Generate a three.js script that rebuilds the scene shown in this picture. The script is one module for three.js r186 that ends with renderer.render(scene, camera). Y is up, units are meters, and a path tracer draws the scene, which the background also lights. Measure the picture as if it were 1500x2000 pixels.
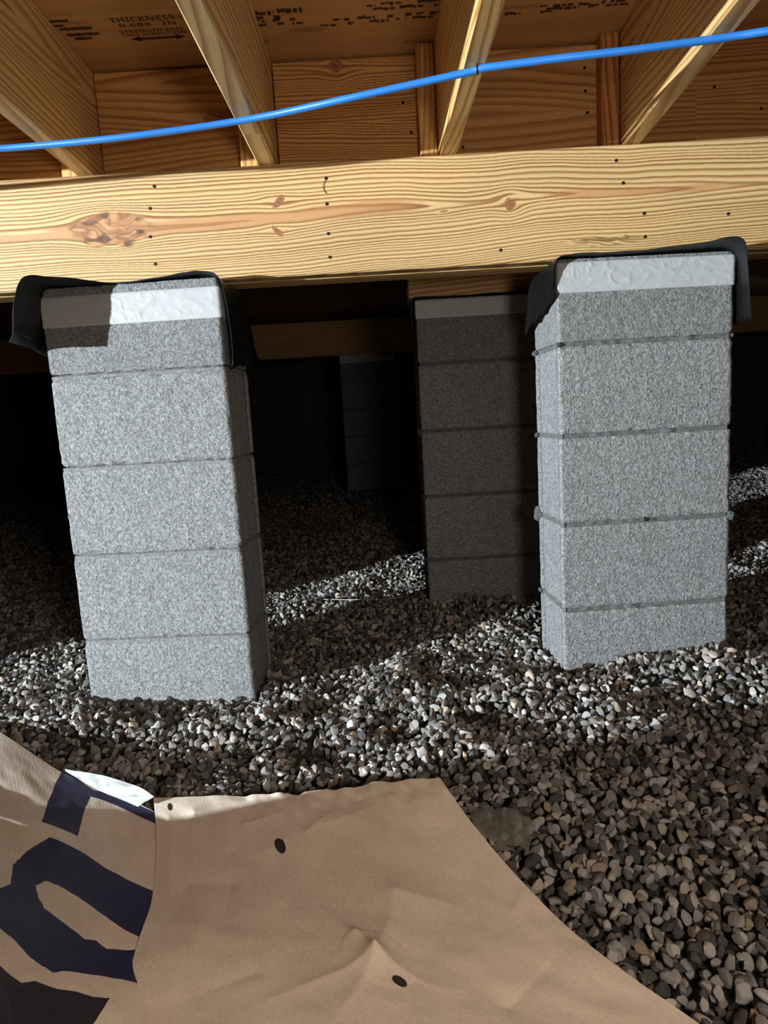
import * as THREE from 'three';
import { mergeGeometries, toCreasedNormals } from 'three/addons/utils/BufferGeometryUtils.js';
import { RectAreaLightUniformsLib } from 'three/addons/lights/RectAreaLightUniformsLib.js';

// ---------------------------------------------------------------- camera, lights, exposure
const scene = new THREE.Scene();
scene.background = new THREE.Color(0x000000);
const PITCH = 0.1433, ROLL = 0.0579, FPX = 1288.87;
const camera = new THREE.PerspectiveCamera(2 * Math.atan(1000 / FPX) * 180 / Math.PI, 0.75, 0.05, 60);
camera.rotation.order = 'YXZ';
camera.rotation.set(-PITCH, 0, -ROLL);
camera.updateMatrixWorld(true);
const renderer = new THREE.WebGLRenderer();
renderer.toneMapping = THREE.LinearToneMapping;
renderer.toneMappingExposure = 1.0;
renderer.shadowMap.enabled = true;
RectAreaLightUniformsLib.init();

const KEY = { pos: [-5.1, 0.33, 1.7], target: [-0.4, -0.03, -1.33], size: 0.11, power: 286, angle: 0.238, penumbra: 0.3, color: [0.82, 0.935, 1.0] };  // unseen lamp at the left, placed to light piers, beam and gravel
const FILL = { pos: [0.3, 0.02, 0.2], target: [-0.1, -0.25, -1.5], size: 0.2, power: 50, color: [1.0, 0.87, 0.73] };  // unseen warm lamp behind the viewer, placed to light paper and shaded sides
function areaLight(L) {
  const l = new THREE.RectAreaLight(new THREE.Color().setRGB(...L.color), L.power, L.size, L.size);
  l.position.set(...L.pos); l.lookAt(...L.target);
  scene.add(l);
  return l;
}
const keyLight = new THREE.SpotLight(new THREE.Color().setRGB(...KEY.color), KEY.power, 0, KEY.angle, KEY.penumbra, 2);
keyLight.position.set(...KEY.pos); keyLight.target.position.set(...KEY.target); scene.add(keyLight, keyLight.target);
keyLight.castShadow = true; keyLight.shadow.mapSize.set(4096, 4096); keyLight.shadow.radius = 2.2; keyLight.shadow.bias = -0.0005; keyLight.name = 'key_light'; keyLight.target.name = 'key_light_target';
const fillLight = areaLight(FILL); fillLight.name = 'fill_light';

// ---------------------------------------------------------------- helpers
function rng(seed) { let a = seed >>> 0; return () => { a = (a + 0x6D2B79F5) | 0; let t = Math.imul(a ^ (a >>> 15), 1 | a); t = (t + Math.imul(t ^ (t >>> 7), 61 | t)) ^ t; return ((t ^ (t >>> 14)) >>> 0) / 4294967296; }; }
function hash3(x, y, z) { let h = Math.imul(x, 374761393) + Math.imul(y, 668265263) + Math.imul(z, 2147483647 - 1013904223); h = Math.imul(h ^ (h >>> 13), 1274126177); return ((h ^ (h >>> 16)) >>> 0) / 4294967296; }
const sm = t => t * t * (3 - 2 * t), mix = (a, b, t) => a + (b - a) * t, clamp = (x, a, b) => Math.min(b, Math.max(a, x));
function n2(x, y, s = 0) { const i = Math.floor(x), j = Math.floor(y), u = sm(x - i), v = sm(y - j); return mix(mix(hash3(i, j, s), hash3(i + 1, j, s), u), mix(hash3(i, j + 1, s), hash3(i + 1, j + 1, s), u), v) * 2 - 1; }
function n3(x, y, z) { const k = Math.floor(z), w = sm(z - k); return mix(n2(x, y, k), n2(x, y, k + 1), w); }
function fbm(x, y, o, s = 0) { let a = 0, m = .5; for (let i = 0; i < o; i++) { a += m * n2(x, y, s + i * 17); x *= 2.03; y *= 2.03; m *= .5; } return a; }
const step = (a, b, x) => sm(clamp((x - a) / (b - a), 0, 1));
const used = {};
function numbered(n) { if (!(n in used)) { used[n] = 0; return n; } used[n]++; return n + '_' + String(used[n]).padStart(3, '0'); }
function mesh(name, geo, mat, parent) { const m = new THREE.Mesh(geo, mat); m.name = name; m.castShadow = m.receiveShadow = true; (parent || scene).add(m); return m; }
function thing(name, label, category, pos = [0, 0, 0], group) { const o = new THREE.Group(); o.name = numbered(name); o.position.set(...pos); o.userData = { label, category }; if (group) o.userData.group = group; scene.add(o); return o; }
function tag(o, label, category, group) { o.name = numbered(o.name); o.userData = { label, category }; if (group) o.userData.group = group; return o; }
function dataTex(w, h, fn, srgb, rx = 1, ry = 1) {
  const d = new Uint8Array(w * h * 4); let k = 0; const c = [0, 0, 0];
  for (let j = 0; j < h; j++) for (let i = 0; i < w; i++) { fn(i, j, c); d[k++] = clamp(c[0], 0, 255); d[k++] = clamp(c[1], 0, 255); d[k++] = clamp(c[2], 0, 255); d[k++] = 255; }
  const t = new THREE.DataTexture(d, w, h, THREE.RGBAFormat); t.magFilter = THREE.LinearFilter; t.minFilter = THREE.LinearMipmapLinearFilter; t.generateMipmaps = true;
  t.wrapS = t.wrapT = THREE.RepeatWrapping; if (srgb) t.colorSpace = THREE.SRGBColorSpace; t.repeat.set(rx, ry); t.needsUpdate = true; return t;
}
// bevelled board; uv in metres: u along axis `along`, v across
function board(sx, sy, sz, along = 0, b = .0025, uo = 0, vo = 0) {
  const h = [sx / 2, sy / 2, sz / 2], pos = [], uv = [];
  const corner = (s, ax) => { const p = [0, 1, 2].map(i => s[i] * (h[i] - (i === ax ? 0 : b))); return p; };
  const tri = (a, c, d, ax) => {
    const e1 = c.map((x, i) => x - a[i]), e2 = d.map((x, i) => x - a[i]);
    const n = [e1[1] * e2[2] - e1[2] * e2[1], e1[2] * e2[0] - e1[0] * e2[2], e1[0] * e2[1] - e1[1] * e2[0]];
    const m = [(a[0] + c[0] + d[0]), (a[1] + c[1] + d[1]), (a[2] + c[2] + d[2])];
    if (n[0] * m[0] + n[1] * m[1] + n[2] * m[2] < 0) [c, d] = [d, c];
    for (const p of [a, c, d]) {
      pos.push(...p); const o = [0, 1, 2].filter(i => i !== ax);
      let iu, iv; if (ax === along) { [iu, iv] = o; } else { iu = along; iv = o.find(i => i !== along); }
      uv.push(p[iu] + (ax === along ? 0.77 : 0) + uo, p[iv] + ax * .31 + vo);
    }
  };
  const S = [-1, 1];
  for (let ax = 0; ax < 3; ax++) { const [p, q] = [0, 1, 2].filter(i => i !== ax);
    for (const s of S) { const c = (a, d) => { const v = [0, 0, 0]; v[ax] = s; v[p] = a; v[q] = d; return corner(v, ax); };
      tri(c(-1, -1), c(1, -1), c(1, 1), ax); tri(c(-1, -1), c(1, 1), c(-1, 1), ax); }
    for (const a of S) for (const d of S) { const v = e => { const r = [0, 0, 0]; r[ax] = e; r[p] = a; r[q] = d; return r; };
      tri(corner(v(-1), p), corner(v(1), p), corner(v(1), q), p); tri(corner(v(-1), p), corner(v(1), q), corner(v(-1), q), p); } }
  for (const a of S) for (const c of S) for (const d of S) tri(corner([a, c, d], 0), corner([a, c, d], 1), corner([a, c, d], 2), 0);
  const g = new THREE.BufferGeometry(); g.setAttribute('position', new THREE.Float32BufferAttribute(pos, 3)); g.setAttribute('uv', new THREE.Float32BufferAttribute(uv, 2)); g.computeVertexNormals(); return g;
}
function cr(a, b, c, d, t) { return .5 * ((2 * b) + (-a + c) * t + (2 * a - 5 * b + 4 * c - d) * t * t + (-a + 3 * b - 3 * c + d) * t * t * t); }
function along(P, t) {
  const n = P.length - 1, x = clamp(t, 0, 1) * n, i = Math.min(Math.floor(x), n - 1), f = x - i;
  return [0, 1, 2].map(k => { const a = i > 0 ? P[i - 1][k] : 2 * P[0][k] - P[1][k], d = i + 2 <= n ? P[i + 2][k] : 2 * P[n][k] - P[n - 1][k]; return cr(a, P[i][k], P[i + 1][k], d, f); });
}
function gridGeo(nu, nv, fn) { // fn(u,v) -> [x,y,z]
  const pos = [], uv = [], idx = [];
  for (let j = 0; j <= nv; j++) for (let i = 0; i <= nu; i++) { pos.push(...fn(i / nu, j / nv)); uv.push(i / nu, j / nv); }
  for (let j = 0; j < nv; j++) for (let i = 0; i < nu; i++) { const a = j * (nu + 1) + i, b = a + 1, c = a + nu + 1, d = c + 1; idx.push(a, c, b, b, c, d); }
  const g = new THREE.BufferGeometry(); g.setAttribute('position', new THREE.Float32BufferAttribute(pos, 3)); g.setAttribute('uv', new THREE.Float32BufferAttribute(uv, 2)); g.setIndex(idx); g.computeVertexNormals(); return g;
}
// sheet with a little thickness (both faces and rim), from a grid
function thickGrid(nu, nv, fn, th) {
  const g = gridGeo(nu, nv, fn), p = g.attributes.position, n = g.attributes.normal, uv = g.attributes.uv, N = p.count, P = [], U = [], I = [];
  for (const s of [1, -1]) for (let i = 0; i < N; i++) { P.push(p.getX(i) + s * th / 2 * n.getX(i), p.getY(i) + s * th / 2 * n.getY(i), p.getZ(i) + s * th / 2 * n.getZ(i)); U.push(uv.getX(i), uv.getY(i)); }
  const ix = g.index.array; for (let i = 0; i < ix.length; i += 3) { I.push(ix[i], ix[i + 1], ix[i + 2]); I.push(N + ix[i], N + ix[i + 2], N + ix[i + 1]); }
  const W = nu + 1, rim = [];
  for (let i = 0; i < nu; i++) rim.push([i + 1, i]); for (let j = 0; j < nv; j++) rim.push([j * W, (j + 1) * W]);
  for (let i = 0; i < nu; i++) rim.push([nv * W + i, nv * W + i + 1]); for (let j = 0; j < nv; j++) rim.push([(j + 1) * W + nu, j * W + nu]);
  for (const [a, b] of rim) { const base = P.length / 3; for (const q of [a, b, N + a, N + b]) { P.push(P[3 * q], P[3 * q + 1], P[3 * q + 2]); U.push(U[2 * q], U[2 * q + 1]); } I.push(base, base + 2, base + 1, base + 1, base + 2, base + 3); }
  const r = new THREE.BufferGeometry(); r.setAttribute('position', new THREE.Float32BufferAttribute(P, 3)); r.setAttribute('uv', new THREE.Float32BufferAttribute(U, 2)); r.setIndex(I); r.computeVertexNormals(); return r;
}

// ---------------------------------------------------------------- materials
// pine: growth rings as contours of a field around a pith line, pushed aside by knots
function pine(w, h, Lx, Ly, o) {
  const K = o.knots || [], early = o.early, late = o.late, red = o.red || late, rb = o.redBands || [];
  const f = (i, j, c) => {
    const X = o.x0 + (i + .5) / w * Lx, Yr = (j + .5) / h * Ly; let Y = Yr;
    let kd = 9, kk = null;
    for (const k of K) { const dx = (X - k[0]), dy = (Yr - k[1]); const g = Math.exp(-((dx / (k[2] * 2.6)) ** 2) - ((dy / (k[3] * 2.4)) ** 2)); Y -= dy * .86 * g; const q = Math.hypot(dx * Math.cos(k[4] || 0) + dy * Math.sin(k[4] || 0), (-dx * Math.sin(k[4] || 0) + dy * Math.cos(k[4] || 0)) * k[2] / k[3]) / k[2]; if (q < kd) { kd = q; kk = k; } }
    const wob = o.wob === undefined ? 1 : o.wob;
    Y += wob * (.0035 * n2(X * 3.1, Yr * 6, o.seed) + .0013 * n2(X * 14, Yr * 40, o.seed + 3) + .0004 * n2(X * 60, Yr * 120, o.seed + 5));
    const dy = Y - (o.yc(X)), ad = Math.sqrt(dy * dy + .000004);
    let r = (dy > 0 ? o.kUp : o.kDn) * Math.pow(ad / .11, o.p || 1.2) + o.hx(X) + .5 * n2(X * .7, dy * 25, o.seed + 9);
    r += .35 * Math.sin(r * .9 + o.seed) ;
    let s = r - Math.floor(r), t = dy > 0 ? s : s;
    let L = Math.pow(step(.32, .86, t), 1.15) * (1 - step(.93, 1.0, t));       // late wood edge of every ring
    const str = .7 + .3 * hash3(Math.floor(r), 7, o.seed); L *= str;
    const fib = n2(X * 45, Yr * 900, o.seed + 11) * .5 + n2(X * 120, Yr * 2200, o.seed + 12) * .5;
    let R = 0; for (const b of rb) { const q = Math.abs(dy - b[3]) / b[2]; R = Math.max(R, step(b[0] - .02, b[0] + .02, X) * (1 - step(b[1] - .06, b[1] + .03, X)) * (1 - step(.75, 1.05, q + .15 * n2(X * 20, Yr * 60, 3)))); }
    const pat = fbm(X * 2.2, Yr * 12, 3, o.seed + 20);
    for (let q = 0; q < 3; q++) {
      let e = mix(early[q], red[q], R * .8); e = mix(e, late[q], L * (1 - .35 * R)); e *= 1 + .035 * fib + .07 * pat;
      if (kk && kd < 2.4) { const ring = .5 + .5 * Math.sin(kd * 13 + n2(X * 90, Yr * 90, 4) * 2.6); const kc = [mix(118, 186, ring), mix(72, 126, ring), mix(46, 84, ring)]; let a = (1 - step(.85, 1.25, kd + .28 * n2(X * 80, Yr * 80, 8))) * (kk[5] === undefined ? 1 : kk[5]); e = mix(e, kc[q] * (1 - .45 * (1 - step(0, .35, kd)) * (kk[6] || 0)), a); }
      c[q] = e;
    }
    if (o.post) o.post(X, Yr, c);
  };
  return dataTex(w, h, f, true, 1 / Lx, 1 / Ly);
}
const E1 = [224, 188, 124], L1 = [164, 108, 52];
// long girder board: features measured along its length (x) and up from its lower edge (y)
const yPith = x => .125 + .006 * Math.sin(x * 2.1) + .004 * n2(x * 5, 1, 5) + .004 * clamp((x + .2) * 1.2, -1, 1);
const hRing = x => { const P = [[-1.2, .3], [-.66, .2], [-.48, -.25], [-.2, .15], [.1, 1.05], [.22, 1.9], [.32, 2.2], [.48, 3.1], [.64, 3.25], [.8, 4.1], [1.2, 5.2]]; for (let i = 1; i < P.length; i++) if (x <= P[i][0]) return mix(P[i - 1][1], P[i][1], (x - P[i - 1][0]) / (P[i][0] - P[i - 1][0])); return 5.2; };
const beamTex = pine(2048, 288, 2.1, .24, { x0: -1.0, seed: 41, yc: yPith, hx: hRing, kUp: 11.5, kDn: 15.5, p: 1.22, wob: 1,
  early: [214, 182, 128], late: [134, 86, 42], red: [194, 140, 94],
  redBands: [[-1.1, -.64, .008, -.002], [-.7, -.18, .014, .0], [-.24, .12, .016, .002], [.42, .8, .0085, .0]],
  knots: [[-.59, .138, .03, .011, .25, .8, .4], [-.555, .128, .03, .010, -.3, .7], [-.60, .104, .028, .011, .35, .85, .5], [-.545, .098, .022, .010, -.5, .8], [-.19, .158, .017, .0065, .75, .95, .6], [-.2, .098, .014, .0055, -.75, .95, .5], [.317, .124, .0125, .011, 0, 1, .6], [.17, .118, .009, .003, .1, .7, .3]],
  post: (X, Y, c) => { // resin pockets and torn grain in the big knot cluster, splintered scar near the lower edge
    const q = ((X + .575) / .085) ** 2 + ((Y - .119) / .032) ** 2;
    if (q < 1.9) { const lobes = Math.min(q, 1.9); const a = 1 - step(.5, 1.5, lobes + .9 * n2(X * 30, Y * 70, 31)); const wx = X * 26 + 2.2 * n2(X * 22, Y * 60, 2), wy = Y * 120 + 2.4 * n2(X * 30, Y * 50, 7); const m = fbm(wx, wy, 3, 33), v = 1 - Math.abs(n2(wx * .9, wy * .8, 36)) ; const vein = Math.pow(v, 6), dk = step(.15, .4, n2(X * 38, Y * 80, 39)); for (let k = 0; k < 3; k++) { let e = [196, 142, 98][k] * (1 + .35 * m); e = mix(e, [112, 66, 40][k], vein * .75); e = mix(e, [74, 50, 36][k], dk * .7); c[k] = mix(c[k], e, a * .95); } }
    const s = ((X - .53) / .085) ** 2 + ((Y - .038) / .011) ** 2;
    if (s < 1.4) { const a = 1 - step(.4, 1.3, s + .7 * n2(X * 60, Y * 110, 51)); const m = n2(X * 38, Y * 420 + X * 60, 52); for (let k = 0; k < 3; k++) c[k] = mix(c[k], (m > 0 ? [214, 180, 126] : [120, 88, 52])[k], a * .75); }
  } });
function commonPine(seed, o = {}) { const R = rng(seed); const y0 = o.yc === undefined ? .05 + .15 * R() : o.yc, sl = (R() - .5) * .02, k = o.k || 9 + 5 * R(); return pine(1024, 224, 1.6, .24, { x0: 0, seed: seed * 13 + 5, yc: x => y0 + sl * x + .006 * n2(x * 2, 0, seed), hx: x => 1.4 * Math.sin(x * 1.96 * 2 + seed) + (o.slope || 0) * x, kUp: k, kDn: k, p: o.p || 1.15, wob: o.wob || 1.2, early: o.early || E1, late: o.late || L1, knots: o.knots || [] }); }
const pineMat = (tex, r = .62) => new THREE.MeshStandardMaterial({ map: tex, roughness: r, bumpMap: tex, bumpScale: .0006 });
const M = {};
M.beam = pineMat(beamTex, .55);
M.joist = [3, 4, 5, 6].map((s, i) => pineMat(commonPine(s + 20, { early: [[214, 178, 122], [218, 186, 132], [222, 184, 122], [212, 170, 112]][i], late: [[168, 118, 66], [160, 122, 80], [172, 120, 62], [160, 104, 54]][i], k: [8, 5, 7, 10][i], p: 1.05 })));
M.blocking = [
  pineMat(commonPine(51, { early: [206, 152, 88], late: [152, 92, 42], k: 8, knots: [[.5, .15, .02, .012, .2, .5]] })),
  pineMat(commonPine(52, { early: [202, 150, 88], late: [156, 98, 48], k: 7, yc: .11, knots: [[.62, .07, .03, .008, .5, .6], [.55, .03, .05, .012, .1, .45]] })),
  pineMat(commonPine(53, { early: [206, 156, 90], late: [138, 82, 36], k: 17, yc: .115, p: .95, knots: [[.8, .118, .013, .012, 0, 1, 1]] })),
  pineMat(commonPine(54, { early: [202, 152, 92], late: [160, 104, 52], k: 5, yc: .1 })),
  pineMat(commonPine(55, { early: [198, 146, 86], late: [148, 92, 44], k: 9, yc: .16 }))];
M.cleat = [pineMat(commonPine(61, { early: [220, 174, 108], late: [176, 118, 56], k: 8 })), pineMat(commonPine(62, { early: [190, 130, 72], late: [130, 74, 34], k: 9 }))];

// rough concrete: grains of several sizes in colour and relief
const G = 1024; // covers 0.32 m
const grain = new Float32Array(G * G);
for (let j = 0; j < G; j++) for (let i = 0; i < G; i++) { const x = i / G * .32, y = j / G * .32; const w = .0012; const a = n2(x / .0026 + n2(x / w, y / w, 3) * .5, y / .0026, 71), b = n2(x / .0045, y / .0045, 72), c = n2(x / .0011, y / .0011, 73); grain[j * G + i] = .55 * a + .35 * b + .22 * c; }
const wrapBlend = (i, j) => grain[j * G + i];
const concCol = (base, amp) => dataTex(G, G, (i, j, c) => { const v = wrapBlend(i, j); const s = base * (1 + amp * clamp(v * 1.5, -1, 1)); const t = n2(i / 9, j / 9, 88); c[0] = s * (1 + .012 * t); c[1] = s * 1.0; c[2] = s * (1 - .012 * t); }, true, 1 / .32, 1 / .32);
const concBump = dataTex(G, G, (i, j, c) => { const v = clamp(.5 + .55 * wrapBlend(i, j), 0, 1) * 255; c[0] = c[1] = c[2] = v; }, false, 1 / .32, 1 / .32);
M.block = new THREE.MeshStandardMaterial({ map: concCol(130, .24), bumpMap: concBump, bumpScale: .0016, roughness: .93 });
M.mortar = new THREE.MeshStandardMaterial({ map: concCol(98, .12), bumpMap: concBump, bumpScale: .0006, roughness: .95 });
M.cap = new THREE.MeshStandardMaterial({ map: concCol(122, .22), bumpMap: concBump, bumpScale: .0015, roughness: .93 });
M.tape = new THREE.MeshPhysicalMaterial({ color: 0xb2b4b4, roughness: .5, sheen: .2 });
M.plastic = new THREE.MeshPhysicalMaterial({ color: 0x08080a, roughness: .45, side: THREE.DoubleSide,
  bumpMap: dataTex(256, 256, (i, j, c) => { const v = 128 + 110 * fbm(i / 26, j / 40, 4, 91); c[0] = c[1] = c[2] = v; }, false), bumpScale: .0018 });
M.mortarPale = new THREE.MeshStandardMaterial({ map: concCol(124, .14), bumpMap: concBump, bumpScale: .0008, roughness: .95 });
M.nail = new THREE.MeshStandardMaterial({ color: 0x2a211a, roughness: .6, metalness: .5 });
M.cable = new THREE.MeshPhysicalMaterial({ color: 0x2a78c8, roughness: .38, clearcoat: .2, clearcoatRoughness: .4 });
M.dark = new THREE.MeshStandardMaterial({ color: 0x15171a, roughness: .5 });
M.wall = new THREE.MeshStandardMaterial({ map: concCol(120, .15), bumpMap: concBump, bumpScale: .001, roughness: .95 });
const kraftBump = dataTex(512, 512, (i, j, c) => { const v = 128 + 60 * n2(i / 2.2, j / 9, 5) * .5 + 60 * fbm(i / 40, j / 40, 4, 8); c[0] = c[1] = c[2] = v; }, false, 2, 2);

// ---------------------------------------------------------------- setting: ground, ceiling, walls
const GY = -.63;
const MOUNDS = [ // x, z, radius x, radius z, height
  [.72, -1.44, .22, .08, .055], [.95, -1.5, .2, .12, .03], [.45, -1.50, .09, .05, -.012], [-.5, -1.46, .2, .05, -.012],
  [-.02, -1.38, .11, .10, .035], [.38, -1.30, .28, .12, .03], [-.33, -1.3, .16, .06, .025], [-.72, -1.38, .16, .1, .03],
  [-.08, -1.07, .28, .1, .03], [.12, -1.12, .1, .06, .015], [-.42, -1.12, .12, .07, -.015], [-.62, -1.27, .06, .06, -.02], 
  [.3, -2.1, .3, .12, .045], [-.15, -1.75, .3, .15, -.01], [.6, -1.05, .3, .12, .01], [.5, -.95, .2, .05, -.02], [.35, -.9, .09, .08, .015], [-0.192, -1.359, 0.055, 0.035, -0.03], [-0.275, -1.321, 0.044, 0.035, 0.018], [-0.172, -1.172, 0.045, 0.05, -0.03], [-0.240, -1.140, 0.036, 0.05, 0.018], [0.074, -1.584, 0.035, 0.05, -0.03], [0.021, -1.560, 0.028, 0.05, 0.018], [0.025, -1.239, 0.06, 0.04, -0.03], [-0.065, -1.197, 0.048, 0.04, 0.018], [0.181, -1.253, 0.065, 0.06, -0.04], [0.083, -1.207, 0.052, 0.06, 0.024], [0.648, -1.216, 0.1, 0.05, -0.03], [0.498, -1.146, 0.08, 0.05, 0.018], [-0.465, -1.377, 0.05, 0.02, -0.02], [-0.540, -1.342, 0.04, 0.02, 0.012], [0.289, -1.084, 0.05, 0.04, -0.02], [0.214, -1.049, 0.04, 0.04, 0.012],
  [-.8, -1.75, .14, .08, .03], [-.35, -2.15, .3, .12, .02]];
function ground(x, z) {
  let h = GY + .022 * fbm(x * 3.1 + 4.3, z * 3.1, 3, 61) + .010 * n2(x * 9.3, z * 9.3, 66) ;
  for (const m of MOUNDS) { const q = ((x - m[0]) / m[2]) ** 2 + ((z - m[1]) / m[3]) ** 2; if (q < 6) h += m[4] * Math.exp(-q); }
  return h;
}
const floor = new THREE.Group(); floor.name = 'floor'; floor.userData = { kind: 'structure' }; scene.add(floor);
{
  // uneven bed below the stones, coloured dark to deepen shade in the gaps
  const X0 = -5.6, X1 = 5.6, Z0 = 3, Z1 = -9, nx = 320, nz = 340;
  const bedTex = dataTex(512, 512, (i, j, c) => { const v = 50 + 28 * n2(i / 5, j / 5, 3) + 16 * n2(i / 2, j / 2, 4); c[0] = v * 1.02; c[1] = v; c[2] = v * .96; }, true, 30, 30);
  const bed = gridGeo(nx, nz, (u, v) => { const x = mix(X0, X1, u), z = mix(Z0, Z1, v); return [x, ground(x, z) - .020, z]; });
  const bedUp = bed.clone(); mesh('gravel_bed', bedUp, new THREE.MeshStandardMaterial({ map: bedTex, roughness: 1, side: THREE.DoubleSide, bumpMap: bedTex, bumpScale: .006 }), floor);
}
const PIERS = { left: { o: [-.724, -1.498], a: -.0539 }, right: { o: [.408, -1.498], a: .0399 }, mid: { o: [.129, -2.05], a: 0 }, far: { o: [-.262, -4.97], a: .02 }, off: { o: [-1.86, -1.5], a: 0 } };
function stoneGeo(seed, detail = 1) {
  const g = new THREE.IcosahedronGeometry(1, detail), p = g.attributes.position, R = rng(seed), cuts = [];
  for (let i = 0; i < 13; i++) { const z = R() * 2 - 1, t = R() * 6.283, s = Math.sqrt(1 - z * z); cuts.push([s * Math.cos(t), s * Math.sin(t), z, .5 + .32 * R()]); }
  for (let i = 0; i < p.count; i++) { let v = [p.getX(i), p.getY(i), p.getZ(i)]; for (const c of cuts) { const d = v[0] * c[0] + v[1] * c[1] + v[2] * c[2]; if (d > c[3]) { const k = d - c[3]; v = v.map((q, n) => q - c[n] * k); } } p.setXYZ(i, v[0] * 1.18, v[1] * .82, v[2] * .95); }
  g.deleteAttribute('uv'); const r = toCreasedNormals(g, .5); return r;
}
{
  const R = rng(2024), Q = new THREE.Quaternion(), E = new THREE.Euler(), S = new THREE.Vector3(), V = new THREE.Vector3(), Mx = new THREE.Matrix4();
  const inPier = (x, z) => Object.values(PIERS).some(p => { const c = Math.cos(p.a), s = Math.sin(p.a), dx = x - p.o[0], dz = z - p.o[1], u = dx * c - dz * s, d = -dx * s - dz * c; return u > -.004 && u < .401 && d > -.004 && d < .198; });
  const paperEdge = [[0, 1430], [120, 1508], [300, 1560], [580, 1550], [860, 1520], [905, 1590], [1000, 1690], [1100, 1810], [1230, 1910], [1370, 2000]];
  const hidden = (px, py) => { if (px < 860) { for (let i = 1; i < 5; i++) if (px <= paperEdge[i][0]) { const t = (px - paperEdge[i - 1][0]) / (paperEdge[i][0] - paperEdge[i - 1][0]); return py > mix(paperEdge[i - 1][1], paperEdge[i][1], t) - 10; } } for (let i = 5; i < 10; i++) if (px <= paperEdge[i][0]) { const t = (px - paperEdge[i - 1][0]) / (paperEdge[i][0] - paperEdge[i - 1][0]); return py > mix(paperEdge[i - 1][1], paperEdge[i][1], t) - 12; } return false; };
  const list = [];
  const scatter = (z0, z1, sp, smin, smax, hw) => { for (let z = z0; z > z1; z -= sp) { const w = hw(z); for (let x = -w; x < w + .0; x += sp) { const xx = x + (R() - .5) * sp * 1.1, zz = z + (R() - .5) * sp * 1.1; const r = smin + (smax - smin) * R() * (.35 + .65 * R()); const rr = [R(), R(), R(), R(), R(), R(), R(), R()]; if (inPier(xx, zz)) continue; list.push([xx, ground(xx, zz) - .004 + (rr[0] - .55) * .018, zz, r, rr]); } } };
  scatter(.35, -2.7, .0125, .0062, .0125, z => .75 + .66 * Math.abs(z));
  scatter(-2.7, -4.6, .0165, .0075, .0125, z => .7 + .62 * Math.abs(z));
  scatter(-4.6, -8.6, .03, .011, .018, z => Math.min(5.2, .6 + .62 * Math.abs(z)));
  for (const s of list) { V.set(s[0], s[1], s[2]).applyMatrix4(camera.matrixWorldInverse); const px = 750 + FPX * V.x / -V.z, py = 1000 - FPX * V.y / -V.z; s[5] = (V.z < -.1 && px > 8 && px < 1492 && py < 1985 && !hidden(px, py)) ? s[3] / -V.z : 0; }
  const order = list.map((s, i) => i).sort((a, b) => list[b][5] - list[a][5]);
  const single = new Set(order.slice(0, 300));
  const tint = rr => { const g = .06 + .42 * Math.pow(rr[4], 1.6); const w = .085 + (rr[5] - .5) * .14 + (rr[6] > .93 ? .14 : 0); return [g * (1 + w), g, g * (1 - w * .9)]; };
  const place = s => { E.set(s[4][1] * 6.28, s[4][2] * 6.28, s[4][3] * 6.28); Q.setFromEuler(E); S.set(s[3] * (.85 + .4 * s[4][7]), s[3], s[3] * (.8 + .35 * s[4][6])); };
  const smat = new THREE.MeshStandardMaterial({ color: 0xffffff, roughness: .92 });
  const inst = new THREE.InstancedMesh(stoneGeo(9), smat, list.length - 300); inst.name = 'gravel'; inst.userData = { kind: 'stuff' }; inst.castShadow = inst.receiveShadow = true;
  const variants = [11, 12, 13, 14].map(s => stoneGeo(s)), mats = Array.from({ length: 12 }, (_, i) => new THREE.MeshStandardMaterial({ color: new THREE.Color().setRGB(...tint([0, 0, 0, 0, (i + .5) / 12, (i * 5 % 12) / 12, i === 7 ? .97 : .3])), roughness: .92 }));
  let k = 0, c = 0; const col = new THREE.Color();
  list.forEach((s, i) => {
    place(s);
    if (single.has(i)) { const m = mesh(c ? 'stone_' + String(c).padStart(3, '0') : 'stone', variants[c % 4], mats[Math.floor(s[4][4] * 11.99)], floor); m.position.set(s[0], s[1], s[2]); m.quaternion.copy(Q); m.scale.copy(S); c++; }
    else { Mx.compose(V.set(s[0], s[1], s[2]), Q, S); inst.setMatrixAt(k, Mx); inst.setColorAt(k, col.setRGB(...tint(s[4]))); k++; }
  });
  floor.add(inst);
}
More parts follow.
